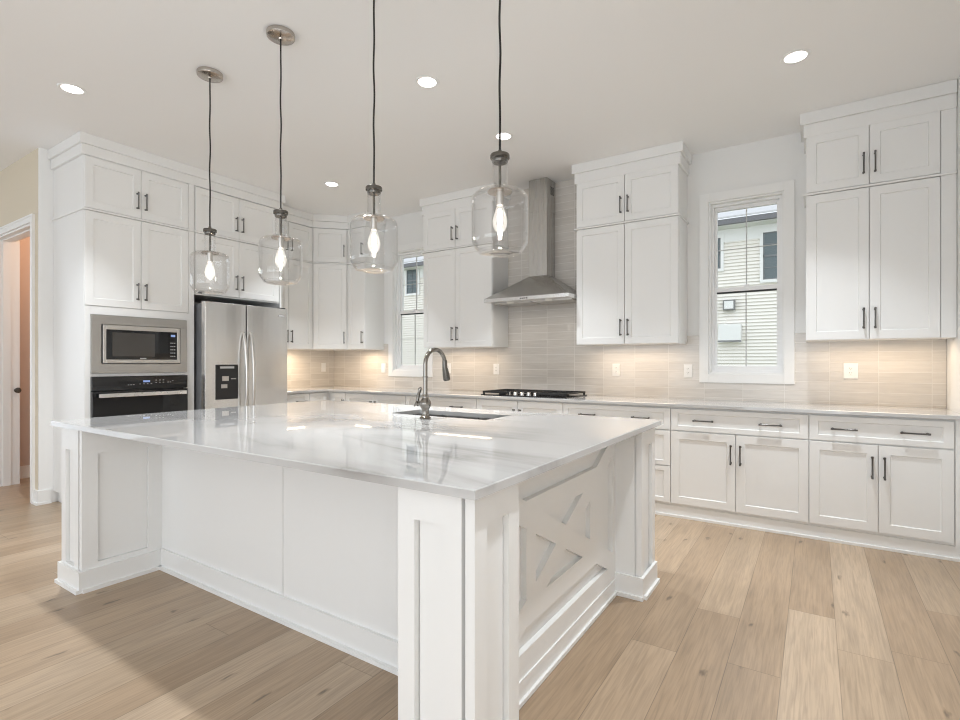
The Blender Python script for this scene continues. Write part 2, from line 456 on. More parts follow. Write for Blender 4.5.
# room beyond the doorway
far = MB()
far.box(-1.50, -1.43, -3.09, -1.2, 0, ZC); far.box(-1.43, -.2, -1.25, -1.2, 0, ZC)
struct(far.build('wall_far_room', PINKW), 'pinkish wall of the room beyond the doorway', 'wall')
# living area behind the camera: wall openings that let in daylight
f = MB()
f.box(-3.6, .55, -9.2, -9.06, 0, ZC); f.box(6.05, 6.6, -9.2, -9.06, 0, ZC); f.box(.55, 6.05, -9.2, -9.06, 2.72, ZC)
struct(f.build('wall_front', WALL), 'light grey wall with wide glazed opening behind the viewpoint', 'wall')
f = MB()
f.box(-3.6, -3.46, -4.1, -3.235, 0, ZC); f.box(-3.6, -3.46, -9.06, -8.3, 0, ZC); f.box(-3.6, -3.46, -8.3, -4.1, 2.72, ZC)
struct(f.build('wall_side', WALL), 'light grey living area wall with wide glazed opening', 'wall')
# door casing, jambs and header
t = MB()
t.box(DX1-.002, DX1+.062, -3.253, -3.235, 0, DZ+.062); t.box(DX0-.062, DX0+.002, -3.253, -3.235, 0, DZ+.062); t.box(DX0+.002, DX1-.002, -3.253, -3.235, DZ-.002, DZ+.062)
t.box(DX1+.045, DX1+.062, -3.259, -3.253, 0, DZ+.062); t.box(DX0-.062, DX1+.045, -3.259, -3.253, DZ+.045, DZ+.062)
t.box(DX1-.018, DX1, -3.235, -3.095, 0, DZ); t.box(DX0, DX0+.018, -3.235, -3.06, 0, DZ); t.box(DX0, DX1, -3.235, -3.095, DZ-.018, DZ)
t.box(DX0+.018, DX0+.03, -3.19, -3.13, 0, DZ-.018); t.box(DX0+.03, DX1-.03, -3.19, -3.13, DZ-.03, DZ-.018)
tr1 = struct(t.build('trim_1', TRIM), 'cream casing and jambs of the open doorway', 'door casing')
sp = MB().lathe([(0, 0), (.018, 0), (.02, .004), (.012, .012), (.012, .03), (.025, .036), (.028, .048), (.022, .058), (0, .061)], 16)
kn = sp.build('latch', DKNICK, tr1, (DX0+.03, -3.09, .945), 0, True)
kn.rotation_euler = (0, math.radians(90), 0); kn['label'] = 'dark bronze latch on the doorway jamb'
b = MB()
b.box(-1.43, -1.415, -3.05, -1.25, 0, .13); b.box(-1.415, -1.405, -3.05, -1.25, 0, .02)
struct(b.build('baseboard_far_room', TRIM), 'white baseboard in the room beyond the doorway', 'baseboard')
b = MB()
b.box(DX1+.064, 0.014, -3.249, -3.235, 0, .12); b.box(0, .014, -3.235, -3.156, 0, .12)
b.box(DX1+.064, 0.026, -3.261, -3.249, 0, .02); b.box(.014, .026, -3.249, -3.156, 0, .02)
struct(b.build('baseboard_left', TRIM), 'white baseboard wrapping the wall end beside the doorway', 'baseboard')

# ------------------------------------------------------------------ windows
def window(n, W, label, lowgrid):
    x0, x1, z0, z1 = W
    root = bpy.data.objects.new('window_%d' % n, None); COL.objects.link(root)
    root.location = (x0, 0, z0)
    struct(root, label, 'window')
    w, hh = x1-x0, z1-z0
    c = MB(); cw = .074
    c.box(-cw, 0, -.02, 0, -cw, hh+cw); c.box(w, w+cw, -.02, 0, -cw, hh+cw); c.box(0, w, -.02, 0, hh, hh+cw); c.box(0, w, -.02, 0, -cw, 0)
    c.build('window_casing', TRIM, root, bevel=.002)
    j = MB(); t = .014
    j.box(0, t, 0, .13, 0, hh); j.box(w-t, w, 0, .13, 0, hh); j.box(t, w-t, 0, .13, hh-t, hh); j.box(t, w-t, 0, .13, 0, t)
    j.build('window_jamb', TRIM, root)
    fr = MB(); a = t; b = .020
    fr.box(a, a+b, .05, .125, t, hh-t); fr.box(w-a-b, w-a, .05, .125, t, hh-t); fr.box(a+b, w-a-b, .05, .125, hh-t-b, hh-t); fr.box(a+b, w-a-b, .05, .125, t, t+b)
    fr.build('window_frame', VINYL, root)
    xa, xb = a+b, w-a-b; za, zb = t+b, hh-t-b; zm = (za+zb)/2 - .015
    for nm, s0, s1, yy in (('lower_sash', za, zm+.02, .070), ('upper_sash', zm-.02, zb, .100)):
        s = MB(); r = .021
        s.box(xa, xa+r, yy, yy+.028, s0, s1); s.box(xb-r, xb, yy, yy+.028, s0, s1)
        s.box(xa+r, xb-r, yy, yy+.028, s1-(.036 if nm == 'lower_sash' else .03), s1); s.box(xa+r, xb-r, yy, yy+.028, s0, s0+.036)
        so = s.build(nm, VINYL, root)
        MB().box(xa+r, xb-r, yy+.012, yy+.016, s0+.036, s1-.03).build('pane', PANE, so)
        g = MB(); xm = (xa+xb)/2; zz = (s0+.036+s1-.03)/2
        g.box(xm-.0045, xm+.0045, yy+.008, yy+.020, s0+.036, s1-.03)
        if nm == 'upper_sash' or lowgrid:
            g.box(xa+r, xb-r, yy+.009, yy+.019, zz-.003, zz+.003)
        mo = g.build('muntin', MUNT, so); mo['label'] = 'grey muntin bars'
        if nm == 'lower_sash':
            k = MB(); k.box(xa+r, xb-r, yy+.001, yy+.022, s1-.050, s1-.036)  # thin dark strip across the lower sash, below its top rail
            ko = k.build('dark_strip', SASHD, so); ko['label'] = 'dark strip under the meeting rail'
            q = MB(); q.box(xm-.03, xm+.03, yy-.004, yy+.02, s1, s1+.012); q.box(xm-.012, xm+.03, yy-.01, yy, s1+.006, s1+.016)
            q.build('sash_lock', VINYL, so)
    return root
window(1, W1, 'white sash window partly hidden behind the wall cabinet left of the hood', True)
window(2, W2, 'white sash window in full view between two wall cabinets', False)

# ------------------------------------------------------------------ cabinets
def door_mesh(w, h, t=.02, st=.06, rec=.008, sl=.004, sp=None):
    """shaker front: origin at lower left of the back face, front at y = -t, flat recessed panel"""
    m = MB(); bm = m.bm
    st2 = sp if sp is not None else st
    def ring(x0, x1, z0, z1, y): return [bm.verts.new(p) for p in ((x0, y, z0), (x1, y, z0), (x1, y, z1), (x0, y, z1))]
    A = ring(0, w, 0, h, 0); e = .0012
    B0 = ring(0, w, 0, h, -t+e); B = ring(e, w-e, e, h-e, -t)
    C = ring(st, w-st, st2, h-st2, -t)
    D = ring(st+sl, w-st-sl, st2+sl, h-st2-sl, -t+rec)
    bm.faces.new(A)
    for P, Q in ((A, B0), (B0, B), (B, C), (C, D)):
        for i in range(4): bm.faces.new((P[i], P[(i+1) % 4], Q[(i+1) % 4], Q[i]))
    bm.faces.new(D)
    return m
def pull(parent, x, z, vertical, y0=-.02, length=.148):
    m = MB(); L = length/2; d = .030; q = L-.012
    if vertical:
        m.tube([(0, -d, -L), (0, -d, -L+.01), (0, -d, -L+.014), (0, -d, L-.014), (0, -d, L-.01), (0, -d, L)], [.0062, .0068, .0052, .0052, .0068, .0062], 10)
        for s in (-q, q): m.tube([(0, 0, s), (0, -.004, s), (0, -.005, s), (0, -d, s)], [.0075, .0075, .005, .005], 10)
    else:
        m.tube([(-L, -d, 0), (-L+.01, -d, 0), (-L+.014, -d, 0), (L-.014, -d, 0), (L-.01, -d, 0), (L, -d, 0)], [.0062, .0068, .0052, .0052, .0068, .0062], 10)
        for s in (-q, q): m.tube([(s, 0, 0), (s, -.004, 0), (s, -.005, 0), (s, -d, 0)], [.0075, .0075, .005, .005], 10)
    return m.build('handle', GUN, parent, (x, y0, z), 0, True)
def door(root, x0, x1, z0, z1, yb, hside=None, htop=None, st=.058, nm='door'):
    """hside: 'l' or 'r' side of the handle; htop True puts it near the top"""
    d = door_mesh(x1-x0, z1-z0, st=st).build(nm, CAB, root, (x0, yb, z0))
    if hside:
        hx = .030 if hside == 'l' else (x1-x0)-.030
        hz = (z1-z0)-.145 if htop else .145
        pull(d, hx, hz, True)
    return d
def drawer(root, x0, x1, z0, z1, yb, pulls=(.5,), st=.05):
    d = door_mesh(x1-x0, z1-z0, st=st, sp=.036).build('drawer', CAB, root, (x0, yb, z0))
    for f_ in pulls: pull(d, (x1-x0)*f_, (z1-z0)/2, False)
    return d

ZUB, ZB0, ZB1, ZDT, ZBX = 1.388, 2.461, 2.476, 2.897, 2.905
def crown_boxes(m, x0, x1, d, l, r, e0=.014, e1=.036):
    """two stepped crown boards, l / r: exposed ends"""
    m.box(x0-(e0 if l else 0), x1+(e0 if r else 0), -d-.022, 0, ZBX-.012, 2.988)
    m.box(x0-(e1 if l else 0), x1+(e1 if r else 0), -d-.040, 0, 2.988, ZC-.001)
def upper(label, x0, x1, gap, l, r, d=.32, loc=(0,0,0), rz=0, crown=True, handles='pair', filler=0, band=True, dl=.006, dr=.006):
    """stacked wall cabinet in local coordinates: x0..x1 along the wall, doors at y = -d-.02"""
    root = thing('wall_cabinet', label, 'cabinet', (loc[0], loc[1], ZUB) if False else (loc[0], loc[1], 0), rz, 'white wall cabinets')
    body = MB(); body.box(x0, x1, -d, -.002, ZUB, ZBX)
    body.build('cabinet_body', CAB, root)
    a, b = x0+dl, x1-dr-filler
    if filler:
        fm = MB(); fm.box(b+.004, x1, -d-.014, -d, ZUB, ZBX-.012); fm.build('filler_strip', CAB, root)
    if gap is None:
        door(root, a, b, ZUB+.002, ZB0-.004, -d, handles, False)
        door(root, a, b, ZB1+.005, ZDT, -d, handles, False)
    else:
        for z0, z1 in ((ZUB+.002, ZB0-.004), (ZB1+.005, ZDT)):
            door(root, a, gap-.0025, z0, z1, -d, 'r', False)
            door(root, gap+.0025, b, z0, z1, -d, 'l', False)
    bd = MB(); bd.box(x0-(.016 if l else 0), x1+(.016 if r else 0), -d-.030, -.002, ZB0, ZB1)
    bd.build('ledge_molding', CAB, root, bevel=.003)
    if crown:
        cm = MB(); crown_boxes(cm, x0, x1, d, l, r)
        cm.build('crown_molding', CAB, root, bevel=.002)
    return root

upper('white four-door wall cabinet between the range hood and the window behind the faucet', 1.868, 2.788, 2.315, True, True)
upper('white four-door wall cabinet between the range hood and the window in full view', 3.712, 4.631, 4.171, True, True)
upper('white four-door wall cabinet above the right end of the counter, next to the side wall', 5.531, 6.366, 5.908, True, False, filler=.075)
# left-hand L run: narrow cabinet, diagonal corner, side-wall cabinet
upper('narrow white single-door-wide wall cabinet between diagonal corner cabinet and partly hidden window', .632, .945, None, False, True, crown=False, handles='r')
QZ = .32
corner = thing('wall_cabinet', 'white wall cabinet set diagonally across the room corner', 'cabinet', (0, 0, 0), 0, 'white wall cabinets')
PA, PB = Vector((.334, -.632)), Vector((.632, -.334))
bx_ = MB(); bx_.prism([(.002, -.002), (.002, -.632), (.32, -.632), (.32+.012, -.632+.002), (.632-.002, -.32-.012), (.632, -.32), (.632, -.002)], 'z', ZUB, ZBX)
bx_.build('cabinet_body', CAB, corner)
dirv = (PB-PA); LW = dirv.length
nrm = Vector((1, -1)).normalized()
for z0, z1 in ((ZUB+.002, ZB0-.004), (ZB1+.005, ZDT)):
    p = PA + dirv.normalized()*.012 + nrm*.0
    dm = door_mesh(LW-.024, z1-z0, st=.058).build('door', CAB, corner, (p.x, p.y, z0), rz=math.radians(45))
    pull(dm, LW-.024-.03, .145, True)
lm = MB()
o_ = .022
lm.prism([(.002, -.002), (.002, -.632), (.35, -.632), (.632, -.35), (.632, -.002)], 'z', ZB0, ZB1)
lm.build('ledge_molding', CAB, corner)
# wall cabinet on the side wall (local x -> world +Y)
R90 = math.radians(90)
upper('white four-door wall cabinet between the refrigerator and the diagonal corner cabinet', -1.311, -.632, -.985, False, False, crown=False, rz=R90)

# cabinet over the refrigerator with its tall end panel
fc = thing('refrigerator_cabinet', 'white four-door cabinet bridging over the stainless refrigerator', 'cabinet', (0, 0, 0), R90)
b = MB(); b.box(-2.262, -1.334, -.635, -.002, 1.872, ZBX); b.build('cabinet_body', CAB, fc)
b = MB(); b.box(-1.332, -1.313, -.655, -.002, 0, ZBX); b.build('end_panel', CAB, fc)
for z0, z1 in ((1.886, ZB0-.004), (ZB1+.005, ZDT)):
    door(fc, -2.250, -1.812, z0, z1, -.635, 'r', False); door(fc, -1.807, -1.345, z0, z1, -.635, 'l', False)
b = MB(); b.box(-2.262, -1.334, -.667, -.002, ZB0, ZB1); b.build('ledge_molding', CAB, fc, bevel=.003)

# tall oven cabinet
oc = thing('oven_cabinet', 'tall white cabinet housing the microwave and wall oven', 'cabinet', (0, 0, 0), R90)
OX0, OX1, OD = -3.136, -2.264, .637
b = MB()
b.box(OX0, OX0+.019, -OD, -.002, .1, ZBX); b.box(OX1-.019, OX1, -OD, -.002, 0.0, ZBX); b.box(OX0+.019, OX1-.019, -.02, -.002, .1, ZBX)
b.box(OX0+.019, OX1-.019, -OD, -.02, 1.66, ZBX); b.box(OX0+.019, OX1-.019, -OD, -.02, .1, .34)
b.box(OX0+.03, OX1-.019, -OD+.06, -.02, 0, .1)
b.build('cabinet_body', CAB, oc)
b = MB()   # face frame around the two appliances
b.box(OX0, -3.096, -OD-.018, -OD, .34, 1.682); b.box(-2.338, OX1, -OD-.018, -OD, .34, 1.682); b.box(-2.316, OX1, -OD-.018, -OD, 1.682, ZBX)
b.box(-3.098, -2.338, -OD-.018, -OD, 1.618, 1.682); b.box(-3.098, -2.338, -OD-.018, -OD, 1.107, 1.131)
b.box(-3.098, -2.338, -OD-.014, -OD, 2.900, ZBX)
b.build('face_frame', CAB, oc)
for z0, z1 in ((1.690, ZB0-.004), (ZB1+.005, ZDT)):
    door(oc, OX0+.004, -2.7235, z0, z1, -OD, 'r', False); door(oc, -2.7185, -2.320, z0, z1, -OD, 'l', False)
drawer(oc, OX0+.004, -2.341, .11, .335, -OD, (.25, .75))
b = MB(); b.box(OX0-.014, OX1, -OD-.030, -.002, ZB0, ZB1); b.build('ledge_molding', CAB, oc, bevel=.003)

# continuous crown over oven cabinet, fridge cabinet and the corner run (swept two-step profile)
def sweep_crown(path, base_in):
    """path: front line of the cabinet boxes (left to right), closed back to the walls by polygon base_in"""
    m = MB()
    def offset(pts, d):
        out = []
        n = len(pts)
        for i, p in enumerate(pts):
            ns = []
            if i > 0:
                t = (pts[i]-pts[i-1]).normalized(); ns.append(Vector((t.y, -t.x)))
            if i < n-1:
                t = (pts[i+1]-pts[i]).normalized(); ns.append(Vector((t.y, -t.x)))
            if len(ns) == 1: out.append(p + ns[0]*d)
            else:
                bis = (ns[0]+ns[1]); bis.normalize()
                out.append(p + bis*(d/max(.2, bis.dot(ns[0]))))
        return out
    for d, z0, z1 in ((.021, ZBX+.001, 2.988), (.038, 2.988, ZC-.001)):
        pts = offset(path, d)
        m.prism([(p.x, p.y) for p in pts] + base_in, 'z', z0, z1)
    return m
path = [Vector(p) for p in ((.002, OX0), (OD, OX0), (OD, -1.313), (.32, -1.313), (.32, -.632), (.632, -.32), (.945, -.32), (.945, -.002))]
cm = sweep_crown(path, [(.002, -.002)])
tag(cm.build('crown_molding', CAB, bevel=.002), 'stepped white crown running over the oven, refrigerator and corner cabinets', 'crown molding')

# base cabinets
ZD0, ZD1, ZD2, ZD3 = .110, .680, .690, .858
BD = .602
def base(label, x0, x1, loc=(0,0,0), rz=0, lo=None, hi=None):
    root = thing('base_cabinet', label, 'cabinet', loc, rz, 'white base cabinets')
    b = MB(); b.box(x0, x1, -BD, -.002, .09, .871)
    b.build('cabinet_body', CAB, root)
    k = MB(); k.box(x0 if lo is None else lo, x1 if hi is None else hi, -BD-.008, -BD+.05, 0, .089); k.box(x0 if lo is None else lo, x1 if hi is None else hi, -BD-.02, -BD-.008, 0, .018)
    k.build('plinth', CAB, root)
    return root
g = .003
r = base('white base cabinet of one door in the inner corner of the counter', .602, .914)
door(r, .655+g, .914-g, ZD0, ZD3, -BD, 'r', True, .05)
r = base('white two-door base cabinet under the partly hidden window', .914, 1.855)
door(r, .914+g, 1.3775-.002, ZD0, ZD3, -BD, 'r', True); door(r, 1.3775+.002, 1.855-g, ZD0, ZD3, -BD, 'l', True)
r = base('white drawer base cabinet behind the faucet, left of the cooktop cabinet', 1.855, 2.778)
drawer(r, 1.855+g, 2.778-g, ZD2, ZD3, -BD, (.25, .75)); drawer(r, 1.855+g, 2.778-g, .405, ZD1, -BD, (.25, .75)); drawer(r, 1.855+g, 2.778-g, ZD0, .397, -BD, (.25, .75))
r = base('white two-door base cabinet under the black cooktop', 2.778, 3.705)
door(r, 2.778+g, 3.243-.002, ZD0, ZD3, -BD, 'r', True); door(r, 3.243+.002, 3.705-g, ZD0, ZD3, -BD, 'l', True)
r = base('white three-drawer base cabinet right of the cooktop, partly hidden by the island', 3.705, 4.629)
drawer(r, 3.705+g, 4.629-g, ZD2, ZD3, -BD, (.25, .75)); drawer(r, 3.705+g, 4.629-g, .405, ZD1, -BD, (.25, .75)); drawer(r, 3.705+g, 4.629-g, ZD0, .397, -BD, (.25, .75))
r = base('white base cabinet with one drawer over two doors, under the window in full view', 4.629, 5.553)
drawer(r, 4.629+g, 5.553-g, ZD2, ZD3, -BD, (.26, .75)); door(r, 4.629+g, 5.094-.002, ZD0, ZD1, -BD, 'r', True); door(r, 5.094+.002, 5.553-g, ZD0, ZD1, -BD, 'l', True)
r = base('white base cabinet with one drawer over two doors, at the side wall', 5.553, 6.366)
drawer(r, 5.553+g, 6.309-g, ZD2, ZD3, -BD, (.26, .75)); door(r, 5.553+g, 5.935-.002, ZD0, ZD1, -BD, 'r', True); door(r, 5.935+.002, 6.309-g, ZD0, ZD1, -BD, 'l', True)
fm = MB(); fm.box(6.312, 6.366, -BD-.014, -BD, .09, .871); fm.build('filler_strip', CAB, r)
r = base('white drawer base cabinet beside the refrigerator on the side wall', -1.311, -.912, rz=R90)
drawer(r, -1.311+g, -.912-g, ZD2, ZD3, -BD, (.72,)); door(r, -1.311+g, -.912-g, ZD0, ZD1, -BD, 'l', True)
r = base('white single-door base cabinet on the side wall next to the inner corner', -.912, -.6035, rz=R90, hi=-.626)
door(r, -.912+g, -.655-g, ZD0, ZD3, -BD, None, True, .05)

# perimeter worktop
ct = MB()
ct.prism([(.002, -.002), (.002, -1.309), (.645, -1.309), (.645, -.645), (6.368, -.645), (6.368, -.002)], 'z', .872, .898)
tag(ct.build('worktop', QUARTZ, bevel=.003), 'white quartz L-shaped worktop along the range wall', 'countertop')

# backsplash
bs = MB()
zt = 1.462
YB = -.010
for x0, x1, z0, z1 in ((.011, 1.034, .8985, zt), (1.034, 1.749, .8985, 1.047), (1.749, 2.79, .8985, zt), (2.79, 3.711, .8985, ZC-.001), (3.711, 4.735, .8985, zt), (4.735, 5.451, .8985, 1.047), (5.451, 6.368, .8985, zt)):
    bs.box(x0, x1, YB, -.0005, z0, z1)
bs.box(.0005, .010, -1.308, -.010, .8985, zt)
struct(bs.build('backsplash', TILE), 'beige glazed stacked tile behind the counter and the hood', 'backsplash')

# ------------------------------------------------------------------ refrigerator
fr = thing('refrigerator', 'stainless steel side-by-side refrigerator with ice dispenser in its left door', 'refrigerator', (0, -1.787, 0), R90)
# local x: -.45..+.45 along the wall, y = -(world X)
b = MB(); b.box(-.448, .448, -.735, -.03, .03, 1.785); b.build('cabinet_case', FRSIDE, fr, bevel=.004)['label'] = 'dark grey case of the refrigerator'
def fdoor(nm, x0, x1):
    m = MB()
    # gently bowed front
    n = 8; pts = [(x0, -.742)]
    for i in range(n+1):
        u = i/n; x = x0+.006+(x1-x0-.012)*u
        pts.append((x, -.795-.008*(1-(2*u-1)**2)))
    pts.append((x1, -.742))
    m.prism(pts, 'z', .10, 1.80)
    return m.build(nm, STEEL, fr, bevel=.003)
ld = fdoor('freezer_door', -.455, -.0320); rd = fdoor('refrigerator_door', -.0285, .455)
for dd, x, s in ((ld, -.068, 1), (rd, .008, 1)):
    m = MB(); pts = []
    for i in range(17):
        u = i/16
        pts.append((x, -.805-.058*math.sin(math.pi*min(1, max(0, u)))**.6, .56+u*.965))
    m.tube(pts, .0145, 12)
    m.build('door_handle', SATIN, dd, (0, 0, 0), 0, True)
m = MB(); m.box(-.353, -.125, -.8065, -.797, .866, 1.203)
dp = m.build('ice_dispenser', BLACKP, ld, bevel=.004); dp['label'] = 'black ice and water dispenser'
m = MB(); m.box(-.31, -.17, -.812, -.8065, 1.165, 1.185); m.build('display_strip', PGREY, dp)
m = MB(); m.box(-.29, -.225, -.8105, -.8065, 1.045, 1.09); m.box(-.20, -.15, -.8085, -.8065, 1.06, 1.068); m.build('dispenser_paddle', SATIN, dp)
m = MB(); m.box(-.30, -.24, -.8105, -.8065, .975, 1.012); m.build('water_lever', SATIN, dp)
m = MB(); m.box(.335, .40, -.8095, -.797, 1.715, 1.727); m.build('badge', PGREY, rd)
for hx in (-.44, .36):
    m = MB(); m.box(hx, hx+.08, -.775, -.70, 1.786, 1.812); m.build('hinge_cover', BLACKP, fr, bevel=.004)
m = MB(); m.box(-.445, .445, -.76, -.70, .012, .095); m.build('toe_grille', BLACKP, fr)

# ------------------------------------------------------------------ microwave and oven (local frame of the side wall)
mw = thing('microwave', 'built-in microwave in a wide stainless trim frame above the oven', 'microwave', (0, -2.718, 1.13), R90)
m = MB(); X0, X1 = -.378, .378
for a, b_, c, d in ((X0, -.308, .003, .485), (.320, X1, .003, .485), (-.308, .320, .003, .082), (-.308, .320, .410, .485)):
    m.box(a, b_, -.672, -.655, c, d)
m.build('trim_frame', MWTRIM, mw)
m = MB(); m.box(-.300, .312, -.645, -.6445, .09, .40); m.build('case', BLACKP, mw)
m = MB()
for a, b_, c, d in ((-.300, -.276, .088, .406), (.288, .312, .088, .406), (-.276, .288, .088, .118), (-.276, .288, .368, .406)):
    m.box(a, b_, -.682, -.645, c, d)
m.build('door_rim', SATIN, mw, bevel=.002)
m = MB(); m.box(-.276, .218, -.674, -.645, .118, .368); m.build('door_glass', BLACKG, mw)['label'] = 'black glass door'
m = MB(); m.box(-.23, .10, -.6755, -.674, .145, .345); m.build('viewing_window', MWIN, mw)
m = MB(); m.box(.221, .288, -.674, -.645, .118, .368); cp = m.build('control_panel', BLACKG, mw)
m = MB(); m.box(.235, .272, -.6755, -.674, .325, .345)
m.build('display', DISP, cp)
m = MB()
for i in range(5):
    for j in range(3): m.box(.232+j*.016, .241+j*.016, -.675, -.674, .145+i*.03, .153+i*.03)
m.build('lettering', PGREY, cp)
m = MB(); m.box(-.02, .03, -.675, -.674, .126, .133); m.build('badge', PGREY, mw)

ov = thing('wall_oven', 'black glass built-in wall oven with flat steel handle below the microwave', 'oven', (0, -2.718, .345), R90)
m = MB(); m.box(-.36, .36, -.65, -.08, .0, .75); m.build('oven_case', BLACKP, ov)
m = MB(); m.box(-.378, .378, -.685, -.656, .645, .760); cp = m.build('control_panel', BLACKG, ov, bevel=.002)
m = MB(); m.box(.0, .055, -.6862, -.685, .706, .722); m.build('display', DISP, cp)
m = MB()
for x, z in ((-.12, .685), (-.10, .685), (-.08, .685), (-.03, .69), (0, .69), (.03, .69), (.06, .69), (.10, .70), (.13, .70), (.16, .70), (.10, .72), (.13, .72), (.16, .72), (.20, .70), (.22, .70), (.24, .71)):
    m.box(x, x+.012, -.6858, -.685, z, z+.004)
m.build('lettering', PGREY, cp)
m = MB(); m.box(-.378, .378, -.690, -.656, .03, .639); od = m.build('oven_door', BLACKG, ov, bevel=.003)
m = MB(); m.box(-.345, .345, -.738, -.722, .590, .622); m.box(-.32, -.295, -.724, -.690, .596, .616); m.box(.295, .32, -.724, -.690, .596, .616)
m.build('handle', BRIGHT, od, bevel=.003)
m = MB(); m.box(-.378, .378, -.68, -.656, .004, .026); m.build('vent_trim', SATIN, ov)

# ------------------------------------------------------------------ range hood
hd = thing('range_hood', 'stainless steel chimney range hood above the cooktop', 'range hood', (3.25, 0, 1.825))
yb = -.012
m = MB()
m.hexa([(-.456, -.50, .036), (.456, -.50, .036), (.456, yb, .036), (-.456, yb, .036), (-.10, -.212, .272), (.10, -.212, .272), (.10, yb, .272), (-.10, yb, .272)])
m.build('canopy', STEELV, hd)
m = MB(); m.box(-.457, .457, -.501, yb, .0, .036); m.build('canopy_lip', STEEL, hd, bevel=.002)
m = MB(); m.box(-.098, .098, -.210, yb, .272, .92); m.box(-.101, .101, -.213, yb, .92, 1.247); ch = m.build('chimney', STEELV, hd)
m = MB()
for i in range(6): m.box(.1012, .1025, -.13, -.05, 1.10+i*.014, 1.107+i*.014)
m.build('vent_slots', BLACKP, ch)
m = MB(); pass
for fx0, fx1 in ((-.42, -.01), (.01, .42)):
    m = MB(); m.box(fx0, fx1, -.345, -.06, -.006, .001); m.build('grease_filter', SATIN, hd)
m = MB()
for i in range(4): m.box(-.045+i*.022, -.032+i*.022, -.5035, -.501, .012, .022)
m.build('button', BLACKP, hd)

for hx in (-.21, .21):  # added dim lamps to brighten the cabinet side left of the hood
    m = MB(); m.lathe([(0, -.006), (.026, -.006), (.030, -.010), (.034, -.007), (.034, -.002), (0, -.002)], 24); m.build('hood_fill_lamp', emitter('hood_fill_lens', (1.0, .93, .82), .7), hd, (hx, -.40, 0), 0, True)
    d = bpy.data.lights.new('hood_fill_light', 'AREA'); d.shape = 'DISK'; d.size = .05; d.energy = .9; d.color = (1.0, .93, .84); d.spread = math.radians(165)
    lo = bpy.data.objects.new('hood_fill_light', d); COL.objects.link(lo); lo.location = (3.25+hx, -.40, 1.812)
# ------------------------------------------------------------------ cooktop
ck = thing('cooktop', 'black gas cooktop with five steel knobs under the hood', 'cooktop', (3.25, -.305, .898))
m = MB(); m.box(-.462, .462, -.255, .25, .0, .010); m.build('cooktop_plate', BLACKG, ck, bevel=.003)
for i, (x0, x1) in enumerate(((-.450, -.152), (-.147, .147), (.152, .450))):
    m = MB()
    y0 = -.225 if i != 1 else -.12
    for y in (y0, .225): m.box(x0, x1, y-.009, y+.009, .024, .042)
    for x in (x0+.006, x1-.006): m.box(x-.006, x+.006, y0, .225, .030, .042)
    xm = (x0+x1)/2; m.box(xm-.005, xm+.005, y0, .225, .031, .041)
    for y in ((-.12, .0, .12) if i != 1 else (-.03, .06, .14)): m.box(x0, x1, y-.005, y+.005, .031, .041)
    for x in (x0+.008, x1-.008):
        for y in (y0+.004, .221): m.box(x-.008, x+.008, y-.008, y+.008, .010, .031)
    m.build('grate', IRON, ck)
for x, y, r_ in ((-.29, -.12, .035), (-.29, .12, .045), (0, .06, .055), (.29, -.12, .045), (.29, .12, .035)):
    m = MB(); m.lathe([(0, .0), (r_, .0), (r_, .008), (r_*.8, .010), (r_*.8, .016), (0, .017)], 20)
    m.build('burner', IRON, ck, (x, y, .010), 0, True)
for i in range(5):
    m = MB(); m.lathe([(0, .030), (.016, .030), (.021, .026), (.022, .004), (.025, .003), (.025, 0), (0, 0)][::-1], 20)
    m.build('knob', KNOBM, ck, (-.165+i*.0725, -.200, .010), 0, True)

# ------------------------------------------------------------------ island
IX0, IX1, IY0, IY1 = 2.03, 4.864, -3.775, -1.875
isl = thing('kitchen_island', 'large white panelled kitchen island with crossed end panel and open seating side', 'kitchen island', (3.45, -2.85, 0))
ox, oy = 3.45, -2.85
def ib(m, x0, x1, y0, y1, z0, z1): return m.box(x0-ox, x1-ox, y0-oy, y1-oy, z0, z1)
ZT = .871
LX0, LX1, RX0, RX1 = 2.06, 2.322, 4.567, 4.836
LY0, LY1 = -3.735, -3.33
PYN, PYF0, PYF1, XP = -3.492, -2.183, -1.915, 4.70
def panel_ring(m, axis, c, d, a0, a1, z0, z1, st, stz=None, gp=.004):
    """flat frame board of thickness d applied at coordinate c; axis 'y-': faces -Y, 'x+': faces +X"""
    stz = stz or st
    for (p, q, r1, r2) in ((a0, a0+st, z0, z1), (a1-st, a1, z0, z1), (a0+st, a1-st, z0, z0+stz), (a0+st, a1-st, z1-stz, z1)):
        if axis == 'y-': ib(m, p, q, c-d, c, r1, r2)
        else: ib(m, c, c+d, p, q, r1, r2)
    k = .012
    if axis == 'y-': ib(m, a0+st+gp, a1-st-gp, c-k, c, z0+stz+gp, z1-stz-gp)
    else: ib(m, c, c+k, a0+st+gp, a1-st-gp, z0+stz+gp, z1-stz-gp)
# left leg: core box, front panel ring, seat-side panel ring
m = MB()
ib(m, LX0, LX1-.028, LY0+.050, LY1, 0, ZT); ib(m, LX0, 2.283, LY0+.030, LY0+.050, 0, ZT); panel_ring(m, 'y-', LY0+.030, .030, LX0, 2.283, 0, ZT-.005, .056, .12)
ib(m, 2.293, 2.294, LY0+.004, LY0+.050, 0, ZT)
panel_ring(m, 'x+', LX1-.028, .028, LY0+.004, LY1, 0, ZT, .075, .14, .0012)
m.build('left_leg', CAB, isl)
# back panel of the seating side, in three boards
bp_ = MB()
ib(bp_, LX1-.1, 3.470, -3.330, -3.312, 0, ZT); ib(bp_, 3.4745, RX0+.12, -3.330, -3.312, 0, ZT); ib(bp_, LX1-.1, RX0+.12, -3.312, -3.302, 0, ZT)
bp_.build('seat_panel', CAB, isl)
